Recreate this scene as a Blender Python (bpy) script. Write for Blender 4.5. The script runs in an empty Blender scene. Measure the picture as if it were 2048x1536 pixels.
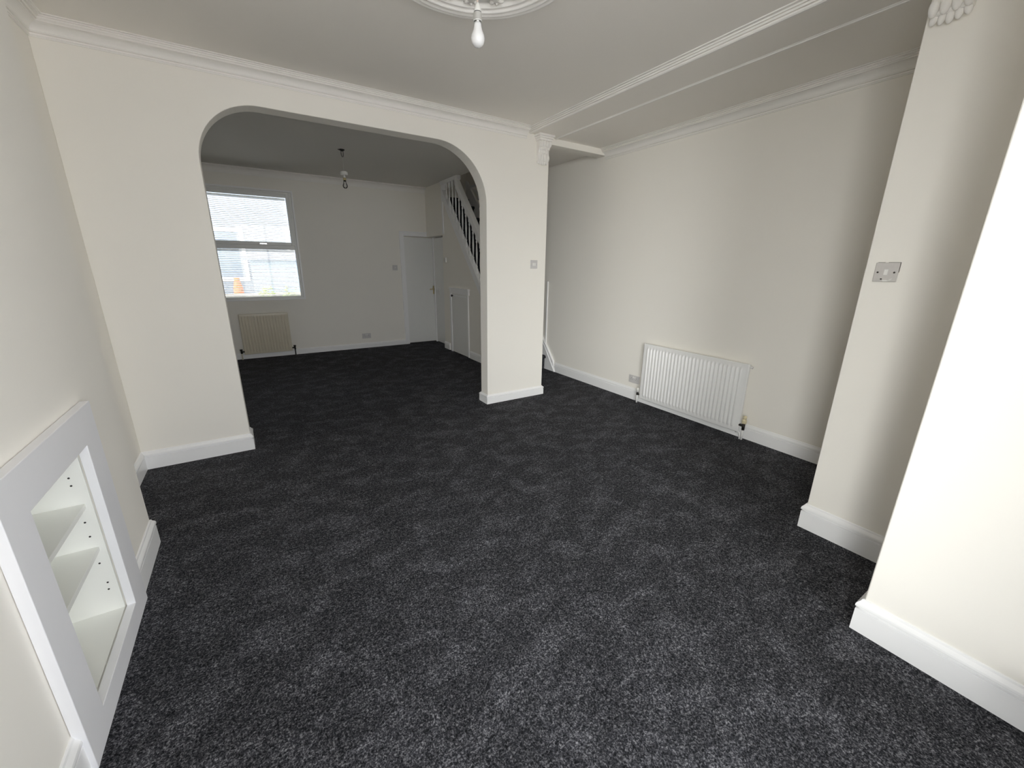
import bpy, bmesh, math, random
from mathutils import Vector, Matrix
random.seed(7)
scene = bpy.context.scene
COL = scene.collection
PI = math.pi

# ------------------------------------------------------------------ camera
F_PX, PITCH, ROLL, YAW, CAM_H = 810.18, -0.2855, 0.0113, 0.5692, 1.44
cd = bpy.data.cameras.new('camera')
cd.sensor_fit = 'HORIZONTAL'; cd.sensor_width = 36.0
cd.lens = F_PX * 36.0 / 2048.0
cd.clip_start = 0.02; cd.clip_end = 200
cam = bpy.data.objects.new('camera', cd); COL.objects.link(cam)
cy, sy = math.cos(YAW), math.sin(YAW)
fw = Vector((sy*math.cos(PITCH), cy*math.cos(PITCH), math.sin(PITCH)))
rt = Vector((cy, -sy, 0)); up = rt.cross(fw)
c, s = math.cos(ROLL), math.sin(ROLL)
r2 = rt*c + up*s; u2 = up*c - rt*s
cam.matrix_world = Matrix(((r2.x, u2.x, -fw.x, 0), (r2.y, u2.y, -fw.y, 0), (r2.z, u2.z, -fw.z, CAM_H), (0, 0, 0, 1)))
scene.camera = cam

# ------------------------------------------------------------------ world, daylight, exposure
SKY = 6.4
w = bpy.data.worlds.new('world'); scene.world = w; w.use_nodes = True
bgn = w.node_tree.nodes['Background']
bgn.inputs['Color'].default_value = (0.980, 0.978, 1.02, 1)
bgn.inputs['Strength'].default_value = SKY
# hazy sun behind thin cloud, shining in through the front window from the left
sd_ = bpy.data.lights.new('hazy_sun', 'SUN'); sd_.energy = 6.2; sd_.angle = math.radians(50); sd_.color = (1.0, 0.98, 0.955)
sun = bpy.data.objects.new('hazy_sun', sd_); COL.objects.link(sun)
SUN_AZ, SUN_EL = math.radians(47), math.radians(13)     # azimuth: direction of travel from +y towards +x
sdir = Vector((math.sin(SUN_AZ)*math.cos(SUN_EL), math.cos(SUN_AZ)*math.cos(SUN_EL), -math.sin(SUN_EL)))
sun.rotation_euler = sdir.to_track_quat('-Z', 'Y').to_euler()
vs = scene.view_settings
vs.view_transform = 'Standard'; vs.look = 'None'; vs.gamma = 1.0; vs.use_curve_mapping = False
vs.exposure = 0.07
cyc = scene.cycles
cyc.use_denoising = True
cyc.max_bounces = 16; cyc.diffuse_bounces = 12; cyc.glossy_bounces = 4
cyc.transparent_max_bounces = 16; cyc.transmission_bounces = 6
cyc.caustics_reflective = False; cyc.caustics_refractive = False
cyc.sample_clamp_indirect = 8.0

# ------------------------------------------------------------------ measured room (metres)
XL, XC, XR = -0.809, -0.602, 3.5054
YF, YA, YP, YB = -0.15, 3.6265, 3.771, 7.386
XAL, XPL, XPR = -0.148, 2.0128, 2.7276
XN, YN, XW, YW = 2.5256, 0.80, 1.942, 0.350
YC0, YC = 0.70, 2.537
ZC, ZH, ZB = 2.690, 2.652, 2.715
XBM = 2.505
XS = 2.860
ZARCH = 2.4607
BAY = [(-0.68, -0.15), (-0.15, -0.82), (1.58, -0.82), (1.90, -0.15)]   # bay window plan behind the camera
BZ = (0.20, 2.58)                    # bay window opening heights
RW = (-0.46, 0.745, 0.895, 2.445)   # rear window opening

def portal(name, loc, rot, sx, sy_):
    l = bpy.data.lights.new(name, 'AREA'); l.shape = 'RECTANGLE'; l.size = sx; l.size_y = sy_
    l.cycles.is_portal = True
    o = bpy.data.objects.new(name, l); o.location = loc; o.rotation_euler = rot; COL.objects.link(o)
for (pa, pb_) in zip(BAY[:-1], BAY[1:]):
    pd = Vector((pb_[0]-pa[0], pb_[1]-pa[1])); pn = Vector((-pd.y, pd.x)).normalized()      # inward normal
    pm_ = (Vector(pa)+Vector(pb_))/2 - pn*0.14
    portal('bay_window_portal', (pm_.x, pm_.y, (BZ[0]+BZ[1])/2), Vector((pn.x, pn.y, 0)).to_track_quat('-Z', 'Y').to_euler(), pd.length-0.12, BZ[1]-BZ[0])
portal('rear_window_portal', ((RW[0]+RW[1])/2, YB+0.20, (RW[2]+RW[3])/2), (-PI/2, 0, 0), RW[1]-RW[0], RW[3]-RW[2])

# ------------------------------------------------------------------ materials
def mat(name, col, rough=0.6, metal=0.0, noise=None, bump=None, spec=0.5, coat=0.0):
    """noise=(scale, amount) colour mottling, bump=(scale, strength)"""
    m = bpy.data.materials.new(name); m.use_nodes = True
    nt = m.node_tree; b = nt.nodes['Principled BSDF']
    b.inputs['Base Color'].default_value = (*col, 1)
    b.inputs['Roughness'].default_value = rough; b.inputs['Metallic'].default_value = metal
    b.inputs['Specular IOR Level'].default_value = spec
    b.inputs['Coat Weight'].default_value = coat
    tc = nt.nodes.new('ShaderNodeTexCoord')
    if noise:
        n = nt.nodes.new('ShaderNodeTexNoise'); n.inputs['Scale'].default_value = noise[0]; n.inputs['Detail'].default_value = 4
        nt.links.new(tc.outputs['Object'], n.inputs['Vector'])
        r = nt.nodes.new('ShaderNodeMapRange'); r.inputs['To Min'].default_value = 1-noise[1]; r.inputs['To Max'].default_value = 1+noise[1]
        nt.links.new(n.outputs['Fac'], r.inputs['Value'])
        v = nt.nodes.new('ShaderNodeVectorMath'); v.operation = 'SCALE'; v.inputs[0].default_value = col
        nt.links.new(r.outputs['Result'], v.inputs['Scale'])
        nt.links.new(v.outputs['Vector'], b.inputs['Base Color'])
    if bump:
        n2 = nt.nodes.new('ShaderNodeTexNoise'); n2.inputs['Scale'].default_value = bump[0]; n2.inputs['Detail'].default_value = 5
        nt.links.new(tc.outputs['Object'], n2.inputs['Vector'])
        bp = nt.nodes.new('ShaderNodeBump'); bp.inputs['Strength'].default_value = bump[1]; bp.inputs['Distance'].default_value = 0.002
        nt.links.new(n2.outputs['Fac'], bp.inputs['Height']); nt.links.new(bp.outputs['Normal'], b.inputs['Normal'])
    return m
M = {}
M['wall'] = mat('wall_paint', (0.89, 0.862, 0.803), 0.75, noise=(1.3, 0.012), bump=(140, 0.06), spec=0.3)
M['ceiling'] = mat('ceiling_paint', (0.895, 0.862, 0.812), 0.9, noise=(1.1, 0.012), bump=(120, 0.05), spec=0.2)
M['ceiling_dim'] = mat('dimmed_ceiling_paint', (0.70, 0.685, 0.65), 0.9, noise=(1.1, 0.015), bump=(120, 0.05), spec=0.2)  # ceiling paint darkened, so the back room's shade is put into the colour
M['trim'] = mat('white_gloss', (0.90, 0.90, 0.90), 0.32, noise=(4, 0.01), bump=(60, 0.03))
M['plaster'] = mat('plaster_white', (0.885, 0.865, 0.83), 0.6, noise=(9, 0.015), bump=(90, 0.05), spec=0.3)
M['panelpaint'] = mat('panel_paint', (0.87, 0.87, 0.895), 0.4, noise=(6, 0.015), bump=(40, 0.10))
M['carcass'] = mat('carcass_white', (0.85, 0.855, 0.82), 0.45)
M['doorpaint'] = mat('door_paint', (0.82, 0.82, 0.80), 0.4, noise=(3, 0.012), bump=(50, 0.03))
M['radwhite'] = mat('radiator_enamel', (0.86, 0.86, 0.85), 0.25)
M['radcream'] = mat('radiator_cream', (0.72, 0.66, 0.53), 0.3, noise=(5, 0.015))
M['plastic'] = mat('white_plastic', (0.80, 0.79, 0.76), 0.35)
M['oldplate'] = mat('aged_plate', (0.58, 0.555, 0.53), 0.4, noise=(60, 0.07))
M['greyplate'] = mat('grey_plate', (0.60, 0.585, 0.575), 0.4, noise=(50, 0.03))
M['dark'] = mat('dark_hole', (0.02, 0.018, 0.016), 0.7)
M['knobblack'] = mat('black_knob', (0.012, 0.011, 0.011), 0.3)
M['brass'] = mat('brass', (0.80, 0.68, 0.38), 0.3, 1.0)
M['agedyellow'] = mat('aged_yellow_plastic', (0.74, 0.66, 0.44), 0.45, noise=(30, 0.05))
M['darkmetal'] = mat('dark_metal', (0.05, 0.045, 0.04), 0.4, 0.8)
M['chrome'] = mat('grey_metal', (0.6, 0.6, 0.6), 0.3, 1.0)
M['upvc'] = mat('upvc', (0.78, 0.78, 0.76), 0.35)
M['bulbwhite'] = mat('bulb_opal', (0.88, 0.88, 0.89), 0.12, coat=0.6)
M['cord'] = mat('flex_cord', (0.80, 0.66, 0.58), 0.6)
M['render'] = mat('house_render', (0.20, 0.225, 0.26), 0.9, noise=(0.5, 0.06))
M['slate'] = mat('roof_slate', (0.18, 0.19, 0.22), 0.8, noise=(3, 0.1))
M['outglass'] = mat('dark_window_glass', (0.20, 0.24, 0.30), 0.1)
M['yardwall'] = mat('yard_wall', (0.32, 0.295, 0.25), 0.9, noise=(4, 0.12), bump=(12, 0.3))
M['shed'] = mat('shed_paint', (0.22, 0.30, 0.38), 0.7, noise=(5, 0.05))
M['pot'] = mat('terracotta', (0.70, 0.16, 0.06), 0.8, noise=(12, 0.06))
M['leaf'] = mat('leaf', (0.28, 0.36, 0.08), 0.6, noise=(8, 0.2))
M['yard'] = mat('yard_paving', (0.20, 0.19, 0.175), 0.95, noise=(1.5, 0.12), bump=(20, 0.3))
M['ground'] = mat('paving', (0.70, 0.68, 0.655), 0.95, noise=(1.5, 0.12), bump=(20, 0.3))

def glass_mat(name, refl, tint=(1, 1, 1)):
    m = bpy.data.materials.new(name); m.use_nodes = True; nt = m.node_tree
    for n in list(nt.nodes): nt.nodes.remove(n)
    out = nt.nodes.new('ShaderNodeOutputMaterial'); mx = nt.nodes.new('ShaderNodeMixShader')
    t = nt.nodes.new('ShaderNodeBsdfTransparent'); t.inputs['Color'].default_value = (*tint, 1)
    g = nt.nodes.new('ShaderNodeBsdfGlossy'); g.inputs['Roughness'].default_value = 0.02
    fr = nt.nodes.new('ShaderNodeFresnel'); fr.inputs['IOR'].default_value = refl
    nt.links.new(fr.outputs['Fac'], mx.inputs['Fac']); nt.links.new(t.outputs[0], mx.inputs[1]); nt.links.new(g.outputs[0], mx.inputs[2])
    nt.links.new(mx.outputs[0], out.inputs['Surface']); return m
M['glass'] = glass_mat('window_glass', 1.4, (0.97, 0.985, 0.98))
M['bulbglass'] = glass_mat('clear_bulb_glass', 1.6, (0.95, 0.95, 0.95))

def slat_mat():
    m = bpy.data.materials.new('blind_slat'); m.use_nodes = True; nt = m.node_tree
    b = nt.nodes['Principled BSDF']; out = nt.nodes['Material Output']
    b.inputs['Base Color'].default_value = (0.86, 0.86, 0.85, 1); b.inputs['Roughness'].default_value = 0.5
    t = nt.nodes.new('ShaderNodeBsdfTranslucent'); t.inputs['Color'].default_value = (0.86, 0.86, 0.85, 1)
    mx = nt.nodes.new('ShaderNodeMixShader'); mx.inputs['Fac'].default_value = 0.12
    nt.links.new(b.outputs[0], mx.inputs[1]); nt.links.new(t.outputs[0], mx.inputs[2]); nt.links.new(mx.outputs[0], out.inputs['Surface'])
    return m
M['slat'] = slat_mat()

def carpet_mat():
    m = bpy.data.materials.new('charcoal_carpet'); m.use_nodes = True; nt = m.node_tree; L = nt.links.new
    b = nt.nodes['Principled BSDF']; b.inputs['Roughness'].default_value = 0.95; b.inputs['Specular IOR Level'].default_value = 0.1
    tc = nt.nodes.new('ShaderNodeTexCoord')
    def noise(scale, detail=3, rough=0.5, dist=0.0, vec=None):
        n = nt.nodes.new('ShaderNodeTexNoise'); n.inputs['Scale'].default_value = scale; n.inputs['Detail'].default_value = detail
        n.inputs['Roughness'].default_value = rough; n.inputs['Distortion'].default_value = dist
        L(vec if vec else tc.outputs['Object'], n.inputs['Vector']); return n
    fine = noise(165, 2.0, 0.6, 0.8)
    mid = noise(62, 2.0, 0.5, 0.4)
    sm_ = nt.nodes.new('ShaderNodeMath'); sm_.operation = 'MULTIPLY_ADD'; sm_.inputs[1].default_value = 0.72
    m2_ = nt.nodes.new('ShaderNodeMath'); m2_.operation = 'MULTIPLY'; m2_.inputs[1].default_value = 0.28
    L(mid.outputs['Fac'], m2_.inputs[0]); L(fine.outputs['Fac'], sm_.inputs[0]); L(m2_.outputs[0], sm_.inputs[2])
    rampf = nt.nodes.new('ShaderNodeValToRGB')
    e = rampf.color_ramp.elements
    e[0].position = 0.39; e[0].color = (0.009, 0.0093, 0.011, 1)
    e[1].position = 0.67; e[1].color = (0.215, 0.216, 0.228, 1)
    e2 = rampf.color_ramp.elements.new(0.515); e2.color = (0.043, 0.0435, 0.050, 1)
    L(sm_.outputs[0], rampf.inputs['Fac'])
    # brushed pile: wisps where the tufts lean another way
    mp = nt.nodes.new('ShaderNodeMapping'); mp.inputs['Scale'].default_value = (1.0, 1.35, 1.0); mp.inputs['Rotation'].default_value = (0, 0, 0.5)
    L(tc.outputs['Object'], mp.inputs['Vector'])
    big = noise(5.2, 6, 0.70, 0.35, mp.outputs['Vector'])
    mr = nt.nodes.new('ShaderNodeMapRange'); mr.inputs['From Min'].default_value = 0.46; mr.inputs['From Max'].default_value = 0.74
    mr.inputs['To Min'].default_value = 0.84; mr.inputs['To Max'].default_value = 2.0
    L(big.outputs['Fac'], mr.inputs['Value'])
    v = nt.nodes.new('ShaderNodeVectorMath'); v.operation = 'SCALE'
    L(rampf.outputs['Color'], v.inputs[0]); L(mr.outputs['Result'], v.inputs['Scale'])
    L(v.outputs['Vector'], b.inputs['Base Color'])
    bp = nt.nodes.new('ShaderNodeBump'); bp.inputs['Strength'].default_value = 0.7; bp.inputs['Distance'].default_value = 0.006
    L(fine.outputs['Fac'], bp.inputs['Height']); L(bp.outputs['Normal'], b.inputs['Normal'])
    return m
M['carpet'] = carpet_mat()

# ------------------------------------------------------------------ mesh helpers
class MB:
    """collects shapes, builds ONE mesh object"""
    def __init__(self): self.v = []; self.f = []; self.sm = []
    def add(self, vs_, fs_, smooth=False):
        o = len(self.v); self.v += [tuple(p) for p in vs_]
        self.f += [tuple(i+o for i in f) for f in fs_]; self.sm += [smooth]*len(fs_); return self
    def box(self, x0, x1, y0, y1, z0, z1):
        vs_ = [(x, y, z) for z in (z0, z1) for y in (y0, y1) for x in (x0, x1)]
        return self.add(vs_, [(0, 2, 3, 1), (4, 5, 7, 6), (0, 1, 5, 4), (2, 6, 7, 3), (0, 4, 6, 2), (1, 3, 7, 5)])
    def prism(self, pts, axis, a0, a1):
        """2D polygon extruded along axis: 'y': pts=(x,z); 'x': pts=(y,z); 'z': pts=(x,y)"""
        def P(p, a): return {'y': (p[0], a, p[1]), 'x': (a, p[0], p[1]), 'z': (p[0], p[1], a)}[axis]
        n = len(pts)
        vs_ = [P(p, a0) for p in pts] + [P(p, a1) for p in pts]
        fs_ = [tuple(range(n)), tuple(range(2*n-1, n-1, -1))] + [(i, i+n, (i+1) % n+n, (i+1) % n) for i in range(n)]
        return self.add(vs_, fs_)
    def lathe(self, prof, cx=0, cy=0, seg=32, smooth=True, z0=0, axis='z', sweep=1.0):
        """prof: (r, z) list; axis z"""
        vs_ = []; fs_ = []
        n = len(prof)
        for k in range(seg):
            a = 2*PI*k/seg
            for r, z in prof:
                p = (r*math.cos(a), r*math.sin(a), z)
                if axis == 'y': p = (p[0], -p[2], p[1])
                if axis == 'x': p = (-p[2], p[0], p[1])
                vs_.append((p[0]+cx, p[1]+cy, p[2]+z0))
        for k in range(seg):
            for j in range(n-1):
                a, b_ = k*n+j, ((k+1) % seg)*n+j
                fs_.append((a, b_, b_+1, a+1))
        return self.add(vs_, fs_, smooth)
    def tube(self, pts, r, seg=8, smooth=True):
        pts = [Vector(p) for p in pts]; vs_ = []; fs_ = []
        for i, p in enumerate(pts):
            d = (pts[min(i+1, len(pts)-1)]-pts[max(i-1, 0)]).normalized()
            a = d.orthogonal().normalized() if i == 0 else (a - d*a.dot(d)).normalized()
            b_ = d.cross(a)
            for k in range(seg):
                t = 2*PI*k/seg; vs_.append(p+a*r*math.cos(t)+b_*r*math.sin(t))
        for i in range(len(pts)-1):
            for k in range(seg):
                fs_.append((i*seg+k, i*seg+(k+1) % seg, (i+1)*seg+(k+1) % seg, (i+1)*seg+k))
        fs_ += [tuple(range(seg-1, -1, -1)), tuple(range((len(pts)-1)*seg, len(pts)*seg))]
        return self.add(vs_, fs_, smooth)
    def ellipsoid(self, c_, rx, ry, rz, su=12, sv=8, rot=None):
        vs_ = []; fs_ = []
        for j in range(sv+1):
            t = PI*j/sv
            for k in range(su):
                a = 2*PI*k/su
                p = Vector((rx*math.sin(t)*math.cos(a), ry*math.sin(t)*math.sin(a), rz*math.cos(t)))
                if rot: p = rot @ p
                vs_.append(p+Vector(c_))
        for j in range(sv):
            for k in range(su):
                fs_.append((j*su+k, (j+1)*su+k, (j+1)*su+(k+1) % su, j*su+(k+1) % su))
        return self.add(vs_, fs_, True)
    def sweep(self, path, prof, side=-1, z=0.0, closed=False):
        """profile (offset from wall, z) swept along a 2D wall line with mitres; side -1: room on the right"""
        path = [Vector(p) for p in path]; n = len(path); m = len(prof); vs_ = []
        def nrm(a, b_):
            d = (b_-a).normalized(); return Vector((d.y, -d.x)) if side < 0 else Vector((-d.y, d.x))
        for i in range(n):
            ns = []
            if i > 0: ns.append(nrm(path[i-1], path[i]))
            if i < n-1: ns.append(nrm(path[i], path[i+1]))
            if len(ns) == 2:
                k = (ns[0]+ns[1]); k = k/(1+ns[0].dot(ns[1]))
            else: k = ns[0]
            for o_, zz in prof: vs_.append((path[i].x+k.x*o_, path[i].y+k.y*o_, z+zz))
        fs_ = []
        for i in range(n-1):
            for j in range(m-1): fs_.append((i*m+j, (i+1)*m+j, (i+1)*m+j+1, i*m+j+1))
            fs_.append((i*m+m-1, (i+1)*m+m-1, (i+1)*m, i*m))
        fs_ += [tuple(range(m)), tuple(range(n*m-1, (n-1)*m-1, -1))]
        return self.add(vs_, fs_)
    def build(self, name, m, parent=None, bevel=None, loc=None):
        me = bpy.data.meshes.new(name); me.from_pydata(self.v, [], self.f); me.update()
        bm = bmesh.new(); bm.from_mesh(me); bmesh.ops.recalc_face_normals(bm, faces=bm.faces); bm.to_mesh(me); bm.free()
        me.polygons.foreach_set('use_smooth', self.sm); me.update()
        me.materials.append(M[m] if isinstance(m, str) else m)
        o = bpy.data.objects.new(name, me); COL.objects.link(o)
        if parent: o.parent = parent
        if loc: o.location = loc
        if bevel:
            md = o.modifiers.new('bevel', 'BEVEL'); md.width = bevel; md.segments = 2; md.limit_method = 'ANGLE'; md.angle_limit = 0.7
        return o

def grid_wall(mb, axis, a0, a1, us, vs_, holes):
    """wall slab between a0..a1 on axis ('x' or 'y') over u x z rectangle minus rectangular holes (u0,u1,z0,z1)"""
    U = sorted(set([us[0], us[1]]+[h[0] for h in holes]+[h[1] for h in holes]))
    V = sorted(set([vs_[0], vs_[1]]+[h[2] for h in holes]+[h[3] for h in holes]))
    U = [u for u in U if us[0] <= u <= us[1]]; V = [v for v in V if vs_[0] <= v <= vs_[1]]
    def solid(i, j):
        if i < 0 or j < 0 or i >= len(U)-1 or j >= len(V)-1: return False
        cu, cv = (U[i]+U[i+1])/2, (V[j]+V[j+1])/2
        return not any(h[0] < cu < h[1] and h[2] < cv < h[3] for h in holes)
    def P(u, v, a): return (a, u, v) if axis == 'x' else (u, a, v)
    for i in range(len(U)-1):
        for j in range(len(V)-1):
            if not solid(i, j): continue
            u0, u1, v0, v1 = U[i], U[i+1], V[j], V[j+1]
            for a in (a0, a1): mb.add([P(u0, v0, a), P(u1, v0, a), P(u1, v1, a), P(u0, v1, a)], [(0, 1, 2, 3)])
            if not solid(i-1, j): mb.add([P(u0, v0, a0), P(u0, v1, a0), P(u0, v1, a1), P(u0, v0, a1)], [(0, 1, 2, 3)])
            if not solid(i+1, j): mb.add([P(u1, v0, a0), P(u1, v1, a0), P(u1, v1, a1), P(u1, v0, a1)], [(0, 1, 2, 3)])
            if not solid(i, j-1): mb.add([P(u0, v0, a0), P(u1, v0, a0), P(u1, v0, a1), P(u0, v0, a1)], [(0, 1, 2, 3)])
            if not solid(i, j+1): mb.add([P(u0, v1, a0), P(u1, v1, a0), P(u1, v1, a1), P(u0, v1, a1)], [(0, 1, 2, 3)])
    return mb
def weld(o):
    bm = bmesh.new(); bm.from_mesh(o.data); bmesh.ops.remove_doubles(bm, verts=bm.verts, dist=1e-5)
    bmesh.ops.recalc_face_normals(bm, faces=bm.faces); bm.to_mesh(o.data); bm.free(); return o

def tag(o, label=None, cat=None, group=None, kind=None):
    if label: o['label'] = label
    if cat: o['category'] = cat
    if group: o['group'] = group
    if kind: o['kind'] = kind
    return o
def struct(o, label, cat): return tag(o, label, cat, kind='structure')
def empty(name, loc, rz=0.0):
    e = bpy.data.objects.new(name, None); e.location = loc; e.rotation_euler = (0, 0, rz); e.empty_display_size = 0.1
    COL.objects.link(e); return e

# ================================================================== THE SETTING
def ground_part():
    o = MB().box(-14, 18, -16, 3, -0.40, -0.25).build('ground', 'ground'); struct(o, 'pale paving in front of the house', 'ground')
    o = MB().box(-14, 18, 3, 30, -0.40, -0.25).build('ground', 'yard'); struct(o, 'grey paving of the yard outside the rear window', 'ground')
ground_part()
o = MB().box(XL-0.15, XR+0.15, BAY[1][1]-0.12, YB+0.15, -0.20, 0.0).build('floor', 'carpet')
struct(o, 'speckled charcoal carpet covering the whole floor', 'floor')

# left wall, chimney breast with the shelf recess
o = MB().box(XL-0.15, XL, YF-0.15, YB+0.15, 0, 2.85).build('wall_left', 'wall'); struct(o, 'white side wall behind the chimney breast', 'wall')
OP = (1.478, 1.958, 0.092, 0.796)   # shelf opening y0,y1,z0,z1
o = weld(grid_wall(MB(), 'x', XL, XC, (YC0, YC), (0, ZC), [(OP[0]-0.012, OP[1]+0.012, OP[2]-0.012, OP[3]+0.012)]).build('wall_chimney', 'wall'))
struct(o, 'white chimney breast with a shelved recess low in its face', 'wall')
# right wall
o = MB().box(XR, XR+0.15, YF-0.15, YB+0.15, 0, 4.8).build('wall_right', 'wall'); struct(o, 'long white wall behind the white radiator', 'wall')
# front wall with the window behind the camera
mb = MB(); mb.box(XL-0.15, BAY[0][0], YF-0.15, YF, 0, 2.85); mb.box(BAY[3][0], XR+0.15, YF-0.15, YF, 0, 2.85)
o = mb.build('wall_front', 'wall'); struct(o, 'white front wall either side of the bay window', 'wall')
def bay_xf(pa, pb_):
    d = (Vector((pb_[0], pb_[1], 0))-Vector((pa[0], pa[1], 0))).normalized()
    return Matrix(((d.x, -d.y, 0, pa[0]), (d.y, d.x, 0, pa[1]), (0, 0, 1, 0), (0, 0, 0, 1))), (Vector(pb_)-Vector(pa)).length
for bi, (pa, pb_) in enumerate(zip(BAY[:-1], BAY[1:])):
    X, ln = bay_xf(pa, pb_)
    mb = grid_wall(MB(), 'y', -0.12, 0.0, (-0.04, ln+0.04), (0, 2.85), [(0.05, ln-0.05, BZ[0], BZ[1])])
    mb.v = [tuple(X @ Vector(p)) for p in mb.v]
    o = weld(mb.build('wall_bay', 'wall')); struct(o, ('left splayed side of the bay behind the viewer', 'front of the bay behind the viewer', 'right splayed side of the bay behind the viewer')[bi], 'wall')
# stub wall and projecting wall on the near right
o = MB().prism([(XW, YF), (XW, YW), (XN, YW), (XN, YN), (XN+0.105, YN), (XN+0.105, YF)], 'z', 0, ZC).build('wall_hall', 'wall', bevel=0.004)
struct(o, 'bright white stub wall and projecting wall on the near right', 'wall')
# arch wall
def arc(cx, cz, r, a0, a1, n=20): return [(cx+r*math.cos(a0+(a1-a0)*i/n), cz+r*math.sin(a0+(a1-a0)*i/n)) for i in range(n+1)]
RLA, RRA = 0.390, 0.475
pts = [(XL, 0), (XAL, 0)] + arc(XAL+RLA, ZARCH-RLA, RLA, PI, PI/2) + arc(XPL-RRA, ZARCH-RRA, RRA, PI/2, 0) + [(XPL, 0), (XPR, 0), (XPR, ZB+0.05), (XL, ZB+0.05)]
o = MB().prism(pts, 'y', YA, YP).build('wall_arch', 'wall', bevel=0.004); struct(o, 'white dividing wall with a wide round-cornered archway', 'wall')
o = MB().box(XPR, XR, YA, YP-0.01, 2.594, ZB+0.05).build('wall_header', 'wall', bevel=0.004); struct(o, 'shallow white header crossing the hall beside the pillar', 'wall')
# back wall
DO = (2.425, 3.045, 0.0, 1.908)
o = weld(grid_wall(MB(), 'y', YB, YB+0.15, (XL-0.15, XR+0.15), (0, 4.8), [RW, DO]).box(DO[0]-0.02, DO[1]+0.02, YB+0.08, YB+0.149, -0.05, DO[3]+0.02).build('wall_back', 'wall')); struct(o, 'white back wall holding the window and cream radiator', 'wall')
# ceilings
o = MB().box(XL, XBM, BAY[1][1]-0.12, YA, ZC, ZC+0.12).build('ceiling', 'ceiling'); struct(o, 'white lounge ceiling around the plaster rose', 'ceiling')
o = MB().box(XBM, XR, YF, YA, ZH, ZC+0.12).build('ceiling_hall', 'ceiling'); struct(o, 'lower white ceiling strip over the former hallway', 'ceiling')
o = MB().box(XL, XS+0.06, YP, YB, ZB, ZB+0.12).build('ceiling_back', 'ceiling_dim'); struct(o, 'grey shaded ceiling of the back room beyond the arch', 'ceiling')
o = MB().box(XS+0.06, XR, YP-0.01, 4.95, ZH, ZB+0.12).build('ceiling_stair', 'ceiling'); struct(o, 'ceiling strip above the foot of the stairs', 'ceiling')

# stair side wall below the string (with the lobby opening beside the back door)
ys = lambda y: y*1.006
def zs(z): return 1.44+(z-1.44)*1.006
SL = 1.128
def zlow(y): return zs(1.065)+SL*(y-ys(5.366))
Y0P = ys(5.366)-zs(1.065)/SL
YJ = 6.668
pts = [(Y0P+0.02, 0), (YJ+0.04, 0), (YJ, DO[3]), (YB, DO[3]), (YB, ZB), (6.60, ZB), (6.60, zlow(6.60))]
o = MB().prism(pts, 'x', XS, XS+0.06).build('wall_stair', 'wall', bevel=0.003); struct(o, 'white panelled wall under the stair balustrade', 'wall')
# lobby behind the two cupboard doors
mb = MB(); mb.box(XS+0.06, XR, YJ+0.02, YB, DO[3], DO[3]+0.05)
o = mb.build('ceiling_lobby', 'ceiling'); struct(o, 'low soffit above the two flush doors', 'ceiling')
# stairwell above ceiling height
mb = MB(); mb.box(XS, XS+0.06, 4.95, YB, ZB+0.12, 4.8); mb.box(XS+0.06, XR, 4.89, 4.95, ZB-0.06, 4.8); mb.box(XS+0.06, XR, 7.03, 7.09, 1.97, 4.8)
o = mb.build('wall_stairwell', 'wall'); struct(o, 'dim upper stairwell wall above the handrail', 'wall')
o = MB().box(XS, XR, 4.89, YB, 4.8, 4.9).build('ceiling_stairwell', 'ceiling'); struct(o, 'upper stairwell ceiling', 'ceiling')

# ---- skirting boards
def skprof(h, t=0.017):
    k = h/0.148
    return [(0, 0), (t, 0), (t, 0.101*k), (t-0.010, 0.1025*k), (t-0.010, 0.1095*k), (t+0.002, 0.1120*k), (t+0.0025, 0.119*k), (t+0.001, 0.126*k), (t-0.004, 0.133*k), (t-0.009, 0.139*k), (0.006, 0.146*k), (0.003, h), (0, h)]
def baseboard(name, path, h, label):
    o = MB().sweep(path, skprof(h)).build(name, 'trim'); struct(o, label, 'skirting board'); return o
baseboard('baseboard_chimney', [(XC, 2.105), (XC, YC), (XL, YC)], 0.150, 'white moulded skirting wrapping the chimney breast corner')
baseboard('baseboard_fireside', [(XC, YC0), (XC, 1.36)], 0.150, 'white skirting on the near side of the shelf panel')
baseboard('baseboard_left', [(XL, YC), (XL, YA), (XAL, YA), (XAL, YP), (XL, YP), (XL, YB)], 0.134, 'white skirting along the left side of the arch')
baseboard('baseboard_pillar', [(XPL+0.2, YP), (XPL, YP), (XPL, YA), (XPR, YA), (XPR, YP), (XPR-0.2, YP)], 0.099, 'white low skirting around the pillar foot')
baseboard('baseboard_right', [(XR, 4.36), (XR, YF)], 0.132, 'white skirting under the white radiator along the right wall')
baseboard('baseboard_hall', [(XN+0.105, -0.3), (XN+0.105, YN), (XN, YN), (XN, YW), (XW, YW), (XW, YF)], 0.150, 'tall white skirting around the near right walls')
baseboard('baseboard_back', [(XL, YB), (2.362, YB)], 0.090, 'white skirting below the cream radiator')
baseboard('baseboard_lobby', [(XS, YJ+0.03), (XS, 6.48)], 0.120, 'short skirting between the doorway and the understairs cupboard')
baseboard('baseboard_stair', [(XS, 5.70), (XS, Y0P+0.15)], 0.120, 'skirting right of the understairs cupboard door')

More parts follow.
